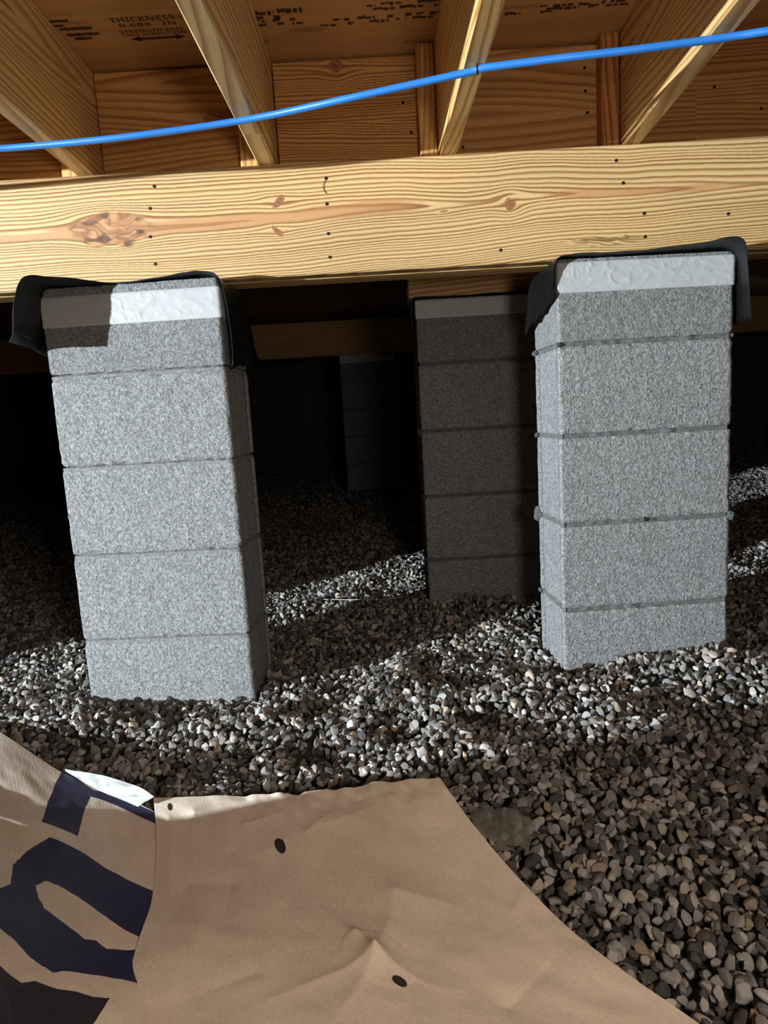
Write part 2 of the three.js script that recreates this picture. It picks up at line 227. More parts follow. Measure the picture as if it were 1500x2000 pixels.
// subfloor overhead: sheathing panels, one with its ink stamps in view
const CY = .7925;
{
  const ceiling = new THREE.Group(); ceiling.name = 'ceiling'; ceiling.userData = { kind: 'structure' }; scene.add(ceiling);
  const W = 2048, H = 1024, X0 = -1.32, XL = 2.44, Z0 = -1.70, ZL = 1.22;
  const cv = document.createElement('canvas'); cv.width = W; cv.height = H; const x = cv.getContext('2d');
  const id = x.createImageData(W, H), d = id.data;
  for (let j = 0; j < H; j++) for (let i = 0; i < W; i++) { const X = i / W * XL, Z = j / H * ZL; const g = n2(X * 3 + n2(X * 2, Z * 5, 3), Z * 60 + 2 * n2(X * 2.5, Z * 6, 5), 21) * .5 + n2(X * 14, Z * 260, 22) * .3 + n2(X * 6, Z * 6, 23) * .5; const dk = step(.62, .8, n2(X * 9, Z * 30, 25)); const k = (j * W + i) * 4, m = 1 + .09 * g - .16 * dk; d[k] = 190 * m; d[k + 1] = 142 * m; d[k + 2] = 88 * m; d[k + 3] = 255; }
  x.putImageData(id, 0, 0);
  const PX = X => (X - X0) / XL * W, PZ = Z => (1 - (Z - Z0) / ZL) * H * -1 + H; // canvas y grows towards the beam
  const CYp = Z => H - (Z - Z0) / ZL * H;
  x.fillStyle = 'rgba(34,22,12,0.88)';
  const txt = (s, xa, xb, z, hgt, font = 'bold') => { const hpx = hgt / ZL * H; x.save(); x.font = `${font} ${Math.round(hpx)}px sans-serif`; x.textBaseline = 'middle'; const w = x.measureText(s).width; x.translate(PX(xa), CYp(z)); x.scale((PX(xb) - PX(xa)) / w, 1); x.fillText(s, 0, 0); x.restore(); };
  const bar = (xa, xb, z, hgt) => { x.save(); x.filter = 'none'; const n = Math.max(3, Math.round((xb - xa) / .006)); for (let i = 0; i < n; i++) { const a = mix(xa, xb, i / n), b = mix(xa, xb, (i + .93) / n), hh = hgt * (.75 + .4 * hash3(i, Math.round(z * 1000), 5)); x.fillRect(PX(a), CYp(z) - hh / ZL * H / 2, PX(b) - PX(a), hh / ZL * H); } x.restore(); };
  const arrow = (xa, xb, z) => { x.fillRect(PX(xa) + 8, CYp(z) - 3, PX(xb) - PX(xa) - 16, 6); for (const [a, s] of [[xa, 1], [xb, -1]]) { x.beginPath(); x.moveTo(PX(a), CYp(z)); x.lineTo(PX(a) + s * 18, CYp(z) - 8); x.lineTo(PX(a) + s * 18, CYp(z) + 8); x.fill(); } };
  // first bay
  bar(-.62, -.555, -1.405, .009); bar(-.6, -.57, -1.42, .007); bar(-.585, -.52, -1.432, .010); bar(-.58, -.515, -1.452, .010); bar(-.57, -.535, -1.466, .009);
  txt('THICKNESS', -.479, -.351, -1.413, .020); txt('0.688   IN', -.468, -.352, -1.431, .017);
  txt('STRENGTH AXIS', -.474, -.345, -1.452, .014); txt('THIS DIRECTION', -.474, -.342, -1.465, .013); arrow(-.462, -.348, -1.479);
  // second and third bays: worn, smeared lines too blurred to read
  const smear = (xa, xb, z, hgt) => { const h = hgt / ZL * H; let X = PX(xa), k = 0; while (X < PX(xb)) { const w = 3 + 9 * hash3(k, Math.round(z * 2000), 3), hh = h * (.55 + .5 * hash3(k, Math.round(z * 2000), 4)); if (hash3(k, Math.round(z * 2000), 6) > .16) x.fillRect(X, CYp(z) - hh / 2 + (hash3(k, 9, 2) - .5) * 3, Math.min(w, PX(xb) - X), hh); X += w + (hash3(k, 5, 8) > .7 ? 3 : .6); k++; } };
  for (const q of [[-.21, -.16, -1.417, .016], [-.152, -.103, -1.413, .015], [-.2, -.145, -1.433, .014], [-.2, -.178, -1.445, .009], [-.165, -.115, -1.442, .010], [-.2, -.18, -1.457, .009], [-.167, -.105, -1.456, .010],
    [-.072, -.033, -1.469, .010], [-.045, -.012, -1.452, .010], [.004, .075, -1.450, .011], [.09, .112, -1.449, .010], [.122, .172, -1.447, .010], [-.016, .014, -1.467, .010], [.028, .07, -1.464, .011], [.082, .102, -1.462, .010], [.115, .16, -1.459, .009], [.01, .04, -1.412, .010], [.05, .17, -1.408, .010], [.036, .08, -1.424, .010], [.088, .165, -1.422, .009],
    [.303, .335, -1.466, .011], [.375, .405, -1.466, .008], [.37, .47, -1.447, .010], [.385, .45, -1.457, .010], [.478, .54, -1.443, .012], [.47, .55, -1.455, .010]]) smear(...q);
  const tex = new THREE.CanvasTexture(cv); tex.colorSpace = THREE.SRGBColorSpace; tex.anisotropy = 8;
  const pm = new THREE.MeshStandardMaterial({ map: tex, roughness: .8 });
  const plain = new THREE.MeshStandardMaterial({ map: commonPine(77, { early: [190, 142, 88], late: [176, 128, 76], k: 4 }), roughness: .8 });
  const panel = (x0, x1, z0, z1, m) => { const g = new THREE.BoxGeometry(x1 - x0, .018, z1 - z0), uv = g.attributes.uv, p = g.attributes.position, n = g.attributes.normal; for (let i = 0; i < p.count; i++) { if (m === pm) { uv.setXY(i, (p.getX(i) + (x0 + x1) / 2 - X0) / XL, (p.getZ(i) + (z0 + z1) / 2 - Z0) / ZL); } else uv.setXY(i, p.getX(i), p.getZ(i)); } const o = mesh('panel', g, m, ceiling); o.position.set((x0 + x1) / 2, CY + .009, (z0 + z1) / 2); return o; };
  panel(X0, X0 + XL - .002, Z0, Z0 + ZL - .002, pm);
  const xs = [-5.6, -3.76, -1.32, 1.12, 3.56, 5.6], zs = [-9, -6.58, -4.14, -1.70, -.48, .74, 1.96, 3];
  for (let i = 0; i < xs.length - 1; i++) for (let j = 0; j < zs.length - 1; j++) { if (i === 2 && j === 3) continue; panel(xs[i], xs[i + 1] - .002, zs[j], zs[j + 1] - .002, plain); }
}
{
  const wallAt = (name, sx, sz, x, z) => { const w = mesh(name, board(sx, 1.62, sz, sx > sz ? 0 : 2, .004), M.wall); w.position.set(x, -.01 + .0, z); w.userData = { kind: 'structure' }; };
  wallAt('wall_back', 11.6, .2, 0, -9.1); wallAt('wall_front', 11.6, .2, 0, 3.1); wallAt('wall_left', .2, 12, -5.7, -3); wallAt('wall_right', .2, 12, 5.7, -3);
}

// ---------------------------------------------------------------- piers
const W = .397, D = .194, PT = .2035, MJ = .0115;
function planLine(ears) { // closed plan, counter-clockwise from above in (u, d): front left -> front right -> back right -> back left; d positive to the back
  const P = [], seg = (a, b, n) => { for (let i = 0; i < n; i++) P.push([mix(a[0], b[0], i / n), mix(a[1], b[1], i / n)]); };
  const e = .004, w1 = .018;
  seg([.002, 0], [W - .002, 0], 90);
  if (ears) { const gd = .014, side = (x, s) => [[x, .002], [x, w1], [x - s * gd, w1 + .001], [x - s * gd, w1 + .0055], [x - s * e, w1 + .0075], [x - s * e, D - w1 - .0075], [x - s * gd, D - w1 - .0055], [x - s * gd, D - w1 - .001], [x, D - w1], [x, D - .002]];
    const nn = [5, 1, 1, 1, 20, 1, 1, 1, 5], R = side(W, 1); for (let i = 0; i < 9; i++) seg(R[i], R[i + 1], nn[i]); seg([W - .002, D], [.002, D], 40); const L = side(0, -1).reverse(); for (let i = 0; i < 9; i++) seg(L[i], L[i + 1], nn[8 - i]);
  } else { seg([W, .002], [W, D - .002], 30); seg([W - .002, D], [.002, D], 40); seg([0, D - .002], [0, .002], 30); }
  return P;
}
function prism(plan, y0, y1, layers, dispF, seed) {
  const N = plan.length, pos = [], uv = [], idx = []; let per = [0];
  for (let i = 0; i < N; i++) { const a = plan[i], b = plan[(i + 1) % N]; per.push(per[i] + Math.hypot(b[0] - a[0], b[1] - a[1])); }
  const nor = plan.map((p, i) => { const a = plan[(i + N - 1) % N], b = plan[(i + 1) % N]; const tx = b[0] - a[0], ty = b[1] - a[1], l = Math.hypot(tx, ty) || 1; return [ty / l, -tx / l]; });
  const uo = hash3(seed, 3, 1) * .3, vo = hash3(seed, 5, 2) * .3;
  for (let j = 0; j < layers.length; j++) { const t = layers[j], y = mix(y0, y1, t); for (let i = 0; i <= N; i++) { const k = i % N, p = plan[k], n = nor[k], d = dispF(p[0], y, p[1], t, k, Math.min(y - y0, y1 - y)); pos.push(p[0] + n[0] * d, y, -(p[1] + n[1] * d)); uv.push(per[i] + uo, y + vo); } }
  for (let j = 0; j < layers.length - 1; j++) for (let i = 0; i < N; i++) { const a = j * (N + 1) + i, b = a + 1, c = a + N + 1, d = c + 1; idx.push(a, b, c, b, d, c); }
  for (const top of [0, 1]) { const base = pos.length / 3, row = top ? (layers.length - 1) * (N + 1) : 0; for (let i = 0; i < N; i++) { const q = row + i; pos.push(pos[3 * q], pos[3 * q + 1], pos[3 * q + 2]); uv.push(pos[3 * q] + uo, pos[3 * q + 2] + vo); }
    const contour = []; for (let i = 0; i < N; i++) contour.push(new THREE.Vector2(pos[3 * (base + i)], -pos[3 * (base + i) + 2])); for (const f of THREE.ShapeUtils.triangulateShape(contour, [])) top ? idx.push(base + f[0], base + f[1], base + f[2]) : idx.push(base + f[0], base + f[2], base + f[1]); }
  const g = new THREE.BufferGeometry(); g.setAttribute('position', new THREE.Float32BufferAttribute(pos, 3)); g.setAttribute('uv', new THREE.Float32BufferAttribute(uv, 2)); g.setIndex(idx); g.computeVertexNormals(); return g;
}
const layersFor = (n, e) => { const L = [0, .008, .02, .045]; for (let i = 1; i < n; i++) L.push(.045 + .91 * i / n); return L.concat([.955, .98, .992, 1]); };
function blockGeo(y0, y1, ears, seed, rough) {
  return prism(planLine(ears), y0, y1, layersFor(16), (u, y, d, t, k, edge) => {
    let v = .0006 * n3(u * 90 + seed * 7, y * 90, d * 90) + .0004 * n3(u * 260, y * 260, d * 260 + seed);
    if (edge < .009) v -= (.0016 + .0045 * rough * Math.max(0, n3(u * 60 + seed * 5, seed, d * 60) + .05)) * (1 - edge / .009) ** 1.6;
    const cu = Math.min(u, W - u), cd = Math.min(d, D - d); const c = Math.max(cu, cd); if (c < .006) v -= (.0012 + .005 * rough * Math.max(0, n2(y * 45 + seed * 3, seed + (u > .2 ? 9 : 0), 7) - .1)) * (1 - c / .006);
    return v;
  }, seed);
}
function mortarGeo(y0, y1, style, seed, blobs = []) {
  const g = prism(planLine(false), y0 - .0006, y1 + .0006, [0, .15, .3, .45, .6, .7, .8, .9, 1], (u, y, d, t) => {
    const f = n3(u * 70 + seed, t * 2, d * 70), cu = Math.max(Math.min(u, W - u), Math.min(d, D - d));
    if (style === 'smeared') { const crack = step(.62, .8, t); return mix(-.0006 + .0012 * f, -.007 - .006 * Math.max(0, f + .3), crack) - (cu < .01 ? .002 : 0); }
    return -.0062 + .0022 * f + .0055 * Math.max(0, n3(u * 24 + seed, 1, d * 24) - .25);
  }, seed);
  const out = [g];
  blobs.forEach((b, i) => { const s = new THREE.IcosahedronGeometry(1, 3), p = s.attributes.position; for (let k = 0; k < p.count; k++) { const x = p.getX(k), y = p.getY(k), z = p.getZ(k), r = b[3] * (1 + .35 * n3(x * 2.2 + seed + i, y * 2.2, z * 2.2) + .12 * n3(x * 6, y * 6, z * 6 + i)); p.setXYZ(k, b[0] + x * r, (y0 + y1) / 2 + b[1] + y * r * (b[4] || 1), -b[2] + z * r); } s.computeVertexNormals(); const sg = new THREE.BufferGeometry(); sg.setAttribute('position', s.attributes.position); sg.setAttribute('uv', s.attributes.uv); sg.setAttribute('normal', s.attributes.normal); sg.setIndex(Array.from({ length: p.count }, (_, q) => q)); out.push(sg); });
  return mergeGeometries(out);
}
function tapeGeo(y0, y1, seed, amp) {
  const th = .0014, P = []; const e = .001; const seg = (a, b, n) => { for (let i = 0; i < n; i++) P.push([mix(a[0], b[0], i / n), mix(a[1], b[1], i / n)]); };
  const r = .003, a = -e, b = W + e, c = D + e; seg([r + a, -e], [b - r, -e], 130); seg([b - r * .3, -e + r * .3], [b, r], 1); seg([b, r], [b, c - r], 40); seg([b - r, c], [a + r, c], 40); seg([a, c - r], [a, r - e], 40); seg([a + r * .3, -e + r * .3], [a + r, -e], 1);
  const L = []; for (let i = 0; i <= 20; i++) L.push(i / 20);
  return prism(P, y0, y1, L, (u, y, d, t) => { const q = u + d; let w = 0; if (amp) { const r1 = 1 - Math.abs(n2(q * 34 + 3 * n2(q * 9, t * 2, seed), t * 3.1, seed)), r2 = 1 - Math.abs(n2(q * 22, t * 5 + q * 9, seed + 4)); w = amp * (Math.pow(r1, 9) * .0013 + Math.pow(r2, 10) * .0009 + .0004 * n2(q * 60, t * 7, seed + 8)) * step(.02, .1, t) * (1 - step(.92, 1, t)); } return Math.max(w, -.0003) + .0006 + (t === 0 || t === 1 ? -.001 : 0); }, seed);
}
function pier(p, label, o) {
  const g = thing('block_pier', label, 'pier', [p.o[0], GY, p.o[1]], o.group); g.rotation.y = p.a;
  const J = o.joint - GY; // height of the first joint above the base
  const top = o.top - GY;
  mesh('block', blockGeo(J, top, false, o.seed, .7), M.cap, g).userData.label = 'solid cap block under the white band';
  for (let i = 0; i < 4; i++) { const y1 = J - MJ - i * PT, y0 = y1 - (PT - MJ); mesh('block', blockGeo(y0, y1, true, o.seed + 3 + i, 1), M.block, g);
    mesh('mortar_joint', mortarGeo(y1, y1 + MJ, o.style, o.seed + 20 + i, (o.blobs || []).filter(b => b[0] === i).map(b => b.slice(1))), o.style === 'smeared' ? M.mortarPale : M.mortar, g); }
  const t = mesh('tape_band', tapeGeo(o.tape[0] - GY, o.tape[1] - GY, o.seed + 40, o.wrinkle), M.tape, g); t.userData.label = 'white tape band around the cap block';
  return g;
}
pier(PIERS.left, 'grey concrete block pier nearest the printed paper, its white band half shaded at the left', { joint: .133, top: .3165, tape: [.233, .298], style: 'smeared', seed: 101, wrinkle: .8 });
pier(PIERS.right, 'grey concrete block pier with a brightly lit left side and mounded gravel at its foot', { joint: .141, top: .3165, tape: [.245, .309], style: 'raked', seed: 151, wrinkle: 1,
  blobs: [[2, -.001, .002, D - .006, .0125, 1.5], [1, .0, 0, D - .003, .006], [0, .0, -.001, D - .006, .0075], [0, .001, .0, .004, .005], [2, W + .002, -.002, .004, .0085, 1.2], [2, .19, .003, -.0, .0055], [0, W + .001, .002, .01, .005], [3, .0, .002, D - .004, .006]] });
pier(PIERS.mid, 'dim shaded concrete block pier standing behind and left of the brighter right pier', { joint: .157, top: .341, tape: [.285, .338], style: 'raked', seed: 201, wrinkle: .4, blobs: [[1, -.001, -.002, .012, .009, 1.1], [3, .0, 0, .01, .006], [2, 0, 0, .01, .005]] });
pier(PIERS.far, 'distant concrete block pier barely visible in the dark between the others', { joint: .275, top: .465, tape: [.405, .462], style: 'raked', seed: 251, wrinkle: 0 });
pier(PIERS.off, 'concrete block pier beyond the left edge of the view', { joint: .133, top: .3165, tape: [.235, .298], style: 'smeared', seed: 301, wrinkle: 0 });

// black plastic sheets between beam and piers: loft from a front edge line to a back edge line
function plasticSheet(label, F, B, seed, topFlat) {
  const geo = thickGrid(150, 26, (u, v) => {
    const a = along(F, u), b = along(B, u); const flap = Math.max(1 - step(.0, .30, u), step(.70, 1, u)), p = a.map((q, k) => mix(q, b[k], k === 1 ? mix(1 - (1 - v) ** 5, v, step(.55, 1, flap)) : v)), over = (1 - step(0, .2, v));
    const w = n2(u * 16, v * 3, seed) * .5 + n2(u * 34 + 4, v * 5, seed + 3) * .25;
    p[0] += flap * (.007 * n2(v * 4 + 2, u * 6, seed + 5) + .003 * w) ; p[1] += (1 - flap) * over * .0035 * w + (flap > .9 ? .004 * n2(v * 9, 3, seed + 8) : 0); p[2] += flap * .004 * n2(u * 20, v * 3, seed + 7);
    return p;
  }, .0012);
  const m = mesh('plastic_sheet', geo, M.plastic); tag(m, label, 'plastic sheet', null); delete m.userData.group; return m;
}
plasticSheet('black plastic sheet draped over the top of the left pier, drooping at both sides',
  [[-.742, .196, -1.38], [-.733, .225, -1.38], [-.724, .262, -1.38], [-.709, .305, -1.385], [-.686, .322, -1.39], [-.63, .3215, -1.43], [-.563, .3185, -1.475], [-.464, .3205, -1.475], [-.40, .325, -1.46], [-.359, .3265, -1.455], [-.322, .313, -1.45], [-.31, .261, -1.46], [-.307, .198, -1.472], [-.31, .145, -1.485], [-.312, .125, -1.485]],
  [[-.742, .17, -1.645], [-.739, .20, -1.645], [-.735, .25, -1.645], [-.73, .30, -1.645], [-.715, .3185, -1.645], [-.65, .3185, -1.645], [-.563, .3185, -1.645], [-.464, .3185, -1.645], [-.40, .3185, -1.645], [-.345, .3185, -1.645], [-.305, .305, -1.60], [-.297, .26, -1.622], [-.294, .20, -1.65], [-.292, .165, -1.665], [-.29, .15, -1.672]], 5);
plasticSheet('black plastic sheet capping the right pier, its torn left flap catching the light',
  [[.401, .235, -1.492], [.399, .25, -1.49], [.397, .27, -1.486], [.396, .297, -1.48], [.408, .3185, -1.475], [.448, .3205, -1.475], [.527, .3215, -1.48], [.637, .3255, -1.48], [.72, .33, -1.472], [.775, .333, -1.46], [.797, .32, -1.458], [.804, .27, -1.458], [.808, .21, -1.458], [.81, .17, -1.458], [.811, .16, -1.458]],
  [[.376, .182, -1.70], [.379, .20, -1.70], [.384, .25, -1.695], [.392, .30, -1.69], [.41, .3185, -1.685], [.448, .3185, -1.685], [.527, .3185, -1.685], [.637, .3185, -1.685], [.72, .3185, -1.685], [.80, .3185, -1.685], [.832, .30, -1.685], [.838, .26, -1.685], [.838, .21, -1.685], [.838, .18, -1.685], [.838, .17, -1.685]], 15);
plasticSheet('black plastic sheet on top of the dim pier behind',
  [[.112, .25, -2.03], [.113, .27, -2.03], [.115, .30, -2.02], [.118, .33, -2.02], [.13, .344, -2.02], [.2, .345, -2.03], [.28, .345, -2.035], [.35, .345, -2.035], [.42, .345, -2.035], [.50, .3445, -2.035], [.535, .335, -2.035], [.54, .31, -2.035], [.541, .28, -2.035], [.541, .25, -2.035], [.541, .24, -2.035]],
  [[.105, .25, -2.24], [.107, .27, -2.24], [.11, .30, -2.24], [.115, .33, -2.24], [.13, .3435, -2.24], [.2, .3435, -2.24], [.28, .3435, -2.24], [.35, .3435, -2.24], [.42, .3435, -2.24], [.50, .3435, -2.24], [.535, .335, -2.24], [.545, .31, -2.24], [.545, .28, -2.24], [.545, .25, -2.24], [.545, .24, -2.24]], 25);

// ---------------------------------------------------------------- timber
const BY = .321, BH = .235;
const nailGeo = (() => { const g = new THREE.CylinderGeometry(.0036, .0036, .004, 10); g.rotateX(Math.PI / 2); return g; })();
function nails(parent, pts, zf, base) { for (const p of pts) { const n = mesh('nail_head', nailGeo, M.nail, parent); n.position.set(p[0] - base[0], p[1] - base[1], zf - .0012 - base[2]); } }
{
  const base = [0, BY, -1.53], g = thing('wooden_beam', 'long pale pine beam with a large reddish knot resting on the two front piers', 'beam', base);
  for (let i = 0; i < 3; i++) { const len = 8.4; const geo = board(len, BH, .0375, 0, .003); if (i === 0) { const uv = geo.attributes.uv, p = geo.attributes.position; for (let k = 0; k < p.count; k++) uv.setXY(k, p.getX(k) + 1.0, Math.abs(p.getZ(k) - .01875) < .0035 || Math.abs(p.getZ(k)) > .0155 ? p.getY(k) + BH / 2 : p.getZ(k) * 1.0 + .02); }
    const b = mesh('board', geo, i ? M.joist[(i + 1) % 4] : M.beam, g); b.position.set(0, BH / 2 - (i === 1 ? .0015 : 0), -.01875 - i * .0381); }
  nails(g, [[-.459, .521], [-.473, .476], [-.479, .417], [-.474, .359], [-.084, .517], [-.086, .464], [-.087, .402], [-.087, .352], [.55, .519], [.565, .472], [.611, .406], [.613, .357], [.292, .346], [.797, .395]].map(p => [p[0], p[1] + .004]), -1.53, base);
  // thin curled thread left hanging from the third nail column
  const sg = new THREE.TubeGeometry(new THREE.CatmullRomCurve3([[-.085, .519], [-.091, .507], [-.091, .497], [-.086, .489]].map(p => new THREE.Vector3(p[0] - base[0], p[1] - base[1], .0016))), 12, .0006, 5); mesh('wire_hair', sg, M.nail, g);
}
{
  const g = thing('rear_beam', 'dark wooden beam end above the dim pier behind', 'beam', [.113, .347, -2.09]);
  for (let i = 0; i < 3; i++) { const b = mesh('board', board(1.0, .235, .0375, 0, .003, i * .2), M.joist[3], g); b.position.set(.5, .1175, -.01875 - i * .0381); }
  const f = thing('rear_beam', 'far wooden beam crossing the dark background over the distant pier', 'beam', [0, .468, -5.0]);
  for (let i = 0; i < 3; i++) { const b = mesh('board', board(8, .25, .0375, 0, .003, i * .37), M.joist[3], f); b.position.set(0, .125, -.01875 - i * .0381); }
}
const JT = CY - .0005, JB = BY + BH + .0005, JH = JT - JB;
// right-hand face x of every joist at the beam, and sideways drift towards the viewer
const JX = [[-.588, 0, 'first floor joist from the left, its shaded right side facing the viewer', 0], [-.193, -.006, 'second floor joist from the left with wavy grey grain along its underside', 1], [.204, .006, 'third floor joist from the left, carrying the blue tube under its knotty edge', 2], [.606, -.03, 'rightmost floor joist, broad lit left face running out of the upper right corner', 0], [-.992, 0, 'floor joist beyond the left edge of the view, next to the first visible joist', 3], [-1.394, 0, 'floor joist farther beyond the left edge of the view', 3], [-1.796, 0, 'outermost floor joist beyond the left edge of the view', 3], [1.008, 0, 'floor joist beyond the right edge of the view', 3]];
JX.forEach((j, i) => {
  const len = 4.4, g = board(.038, JH, len, 2, .003, i * .23 + .1, 0); const o = tag(mesh('floor_joist', g, M.joist[j[3]]), j[2], 'joist', 'floor joists over the beam');
  o.rotation.y = Math.atan2(j[1], .6); const zc = -1.645 + len / 2; o.position.set(j[0] - .019 + j[1] / .6 * (zc + 1.54), (JT + JB) / 2, zc);
});
{
  const bays = [[-.99, -.628, 'blocking board in the leftmost bay, partly hidden by the first joist', 0, []], [-.586, -.233, 'blocking board with reddish streaks between the first and second joists', 1, []], [-.191, .164, 'blocking board with close grain and a dark round knot, between second and third joists', 2, [[.095, .689], [.11, .626]]], [.206, .566, 'pale smooth blocking board between the third joist and the rightmost joist', 3, [[.501, .739], [.502, .691], [.506, .646], [.225, .589]]], [.608, .968, 'blocking board right of the rightmost joist', 4, [[.79, .684], [.896, .633]]]];
  bays.forEach((b, i) => { const base = [(b[0] + b[1]) / 2, JB, -1.585]; const t = thing('blocking_board', b[2], 'board', base, 'blocking boards between the joists');
    const m = mesh('board', board(b[1] - b[0] - .002, JH - .006, .038, 0, .002, base[0] + .85, .1175), M.blocking[b[3]], t); m.position.set(0, (JH - .006) / 2, -.019); nails(t, b[4], -1.585, base); });
  const cl = [[-.626, 'short wooden cleat beside the first joist at far left'], [-.231, 'short wooden cleat half hidden behind the second joist'], [.166, 'upright yellow wooden cleat against the left side of the third joist'], [.566, 'upright reddish brown wooden cleat against the rightmost joist']];
  cl.forEach((c, i) => { const m = tag(mesh('wooden_cleat', board(.0385, JH - .001, .036, 1, .003, i * .3, i * .07), M.cleat[i === 3 ? 1 : 0]), c[1], 'cleat', 'wooden cleats beside the joists'); m.position.set(c[0] - .0205, (JT + JB) / 2, -1.5665); });
}
// blue tube and its staple
{
  const pts = [[-1.4, .545, -1.39], [-1.1, .53, -1.37], [-.821, .535, -1.323], [-.682, .54, -1.333], [-.449, .535, -1.304], [-.209, .546, -1.287], [-.003, .541, -1.212], [.187, .5495, -1.168], [.193, .5495, -1.165], [.199, .5495, -1.162], [.309, .545, -1.136], [.426, .545, -1.123], [.588, .549, -1.107], [.625, .546, -1.093], [.8, .54, -1.06], [1.1, .548, -1.02]].map(p => new THREE.Vector3(...p));
  const t = tag(mesh('water_tube', new THREE.TubeGeometry(new THREE.CatmullRomCurve3(pts, false, 'centripetal'), 240, .0058, 14), M.cable), 'thin bright blue tube slung across the undersides of the joists', 'tube');
  const st = new THREE.TorusGeometry(.0068, .0011, 8, 20, Math.PI); st.rotateZ(Math.PI); const legs = [-1, 1].map(s => { const c = new THREE.CylinderGeometry(.0011, .0011, .012, 8); c.translate(s * .0068, .006, 0); return c; });
  const sg = mergeGeometries([st.toNonIndexed(), ...legs.map(l => l.toNonIndexed())]); sg.rotateY(Math.PI / 2 - .25);
  const s = tag(mesh('cable_staple', sg, M.dark), 'small dark staple pinning the blue tube under the third joist', 'staple'); s.position.set(.193, .5492, -1.165);
}

// ---------------------------------------------------------------- paper
const PR = [[[-0.4007, -0.592, -0.998], [-0.2705, -0.584, -0.9775], [-0.1606, -0.572, -0.9552], [-0.0475, -0.554, -0.9376], [0.0594, -0.525, -0.8951]], [[-0.3633, -0.597, -0.8968], [-0.2422, -0.59, -0.8815], [-0.1209, -0.581, -0.863], [-0.0045, -0.571, -0.841], [0.1018, -0.557, -0.8127]], [[-0.3281, -0.601, -0.7742], [-0.2019, -0.592, -0.753], [-0.0781, -0.587, -0.7351], [0.0467, -0.584, -0.7206], [0.1597, -0.581, -0.7063]], [[-0.3123, -0.59, -0.6713], [-0.1773, -0.59, -0.6595], [-0.0454, -0.59, -0.6481], [0.0826, -0.59, -0.6376], [0.2124, -0.59, -0.6271]], [[-0.2977, -0.6, -0.5971], [-0.1489, -0.6, -0.5876], [-0.0041, -0.6, -0.5784], [0.1368, -0.6, -0.5694], [0.2787, -0.6, -0.5604]], [[-0.2727, -0.603, -0.5214], [-0.118, -0.603, -0.5127], [0.0377, -0.603, -0.5039], [0.1846, -0.603, -0.4956], [0.3316, -0.603, -0.4873]]];
const PL = [[[-1.2, -0.622, -1.3], [-0.98, -0.618, -1.3], [-1.1256, -0.62, -1.5586], [-0.8284, -0.606, -1.307], [-0.6099, -0.602, -1.1194], [-0.4984, -0.6, -1.0513], [-0.3817, -0.598, -0.9635]], [[-1.05, -0.62, -1.0], [-0.86, -0.605, -0.95], [-0.85, -0.595, -1.1475], [-0.6615, -0.588, -1.0179], [-0.5286, -0.59, -0.952], [-0.443, -0.597, -0.9162], [-0.3474, -0.603, -0.8806]], [[-0.97, -0.575, -0.78], [-0.77, -0.535, -0.745], [-0.6477, -0.555, -0.8508], [-0.532, -0.555, -0.7983], [-0.4472, -0.567, -0.7874], [-0.3817, -0.58, -0.7704], [-0.3121, -0.606, -0.7701]], [[-0.95, -0.48, -0.58], [-0.75, -0.418, -0.56], [-0.4334, -0.46, -0.5486], [-0.3909, -0.485, -0.5675], [-0.3573, -0.53, -0.6085], [-0.3275, -0.57, -0.6401], [-0.2881, -0.602, -0.6615]], [[-0.95, -0.4, -0.42], [-0.74, -0.335, -0.4], [-0.3463, -0.44, -0.4215], [-0.3366, -0.49, -0.4707], [-0.3142, -0.54, -0.5153], [-0.2922, -0.58, -0.5507], [-0.2592, -0.612, -0.5727]], [[-0.95, -0.37, -0.17], [-0.74, -0.305, -0.15], [-0.3463, -0.41, -0.1715], [-0.3366, -0.46, -0.2207], [-0.3142, -0.54, -0.2653], [-0.2922, -0.58, -0.3007], [-0.2592, -0.612, -0.3227]], [[-0.95, -0.4, 0.13], [-0.74, -0.335, 0.15], [-0.3463, -0.44, 0.1285], [-0.3366, -0.49, 0.0793], [-0.3142, -0.54, 0.0347], [-0.2922, -0.58, -0.0007], [-0.2592, -0.612, -0.0227]]];  // left columns and near rows lie out of view, raised to shade the paper
const tensor = (Gd, u, v) => along(Gd.map(r => along(r, u)), v);
const CREASE = [[0.519, 0.593, 0.261, 0.732, 1.2], [0.519, 0.593, 0.366, 0.8, 1], [0.519, 0.593, 0.64, 0.367, 1], [0.497, 0.518, 0.42, 0.382, 0.8], [0.497, 0.518, 0.519, 0.593, 1.2], [0.519, 0.593, 0.608, 0.689, 1], [0.64, 0.367, 0.783, 0.411, 0.9], [0.093, 0.348, 0.216, 0.342, -0.8], [0.216, 0.342, 0.196, 0.417, -0.8], [0.135, 0.499, 0.151, 0.554, 0.7], [0.706, 0.746, 0.925, 0.566, -0.8], [0.287, 0.158, 0.435, 0.091, 0.9], [0.435, 0.091, 0.472, 0.189, -0.8], [0.472, 0.189, 0.605, 0.093, 0.9], [0.546, 0.16, 0.788, 0.066, 0.7], [0.689, 0.055, 0.934, 0.025, -0.7], [0.794, 0.055, 0.894, 0.153, 0.7], [0.228, 0.254, 0.323, 0.303, -0.7], [0.403, 0.216, 0.269, 0.279, 0.6], [0.906, 0.043, 0.943, 0.155, 0.7], [0.044, 0.109, 0.05, 0.435, 0.5], [0.127, 0.087, 0.116, 0.307, 0.5], [0.904, 0.425, 1.0, 0.363, 0.6], [0.255, 0.644, 0.081, 0.741, -0.6]];
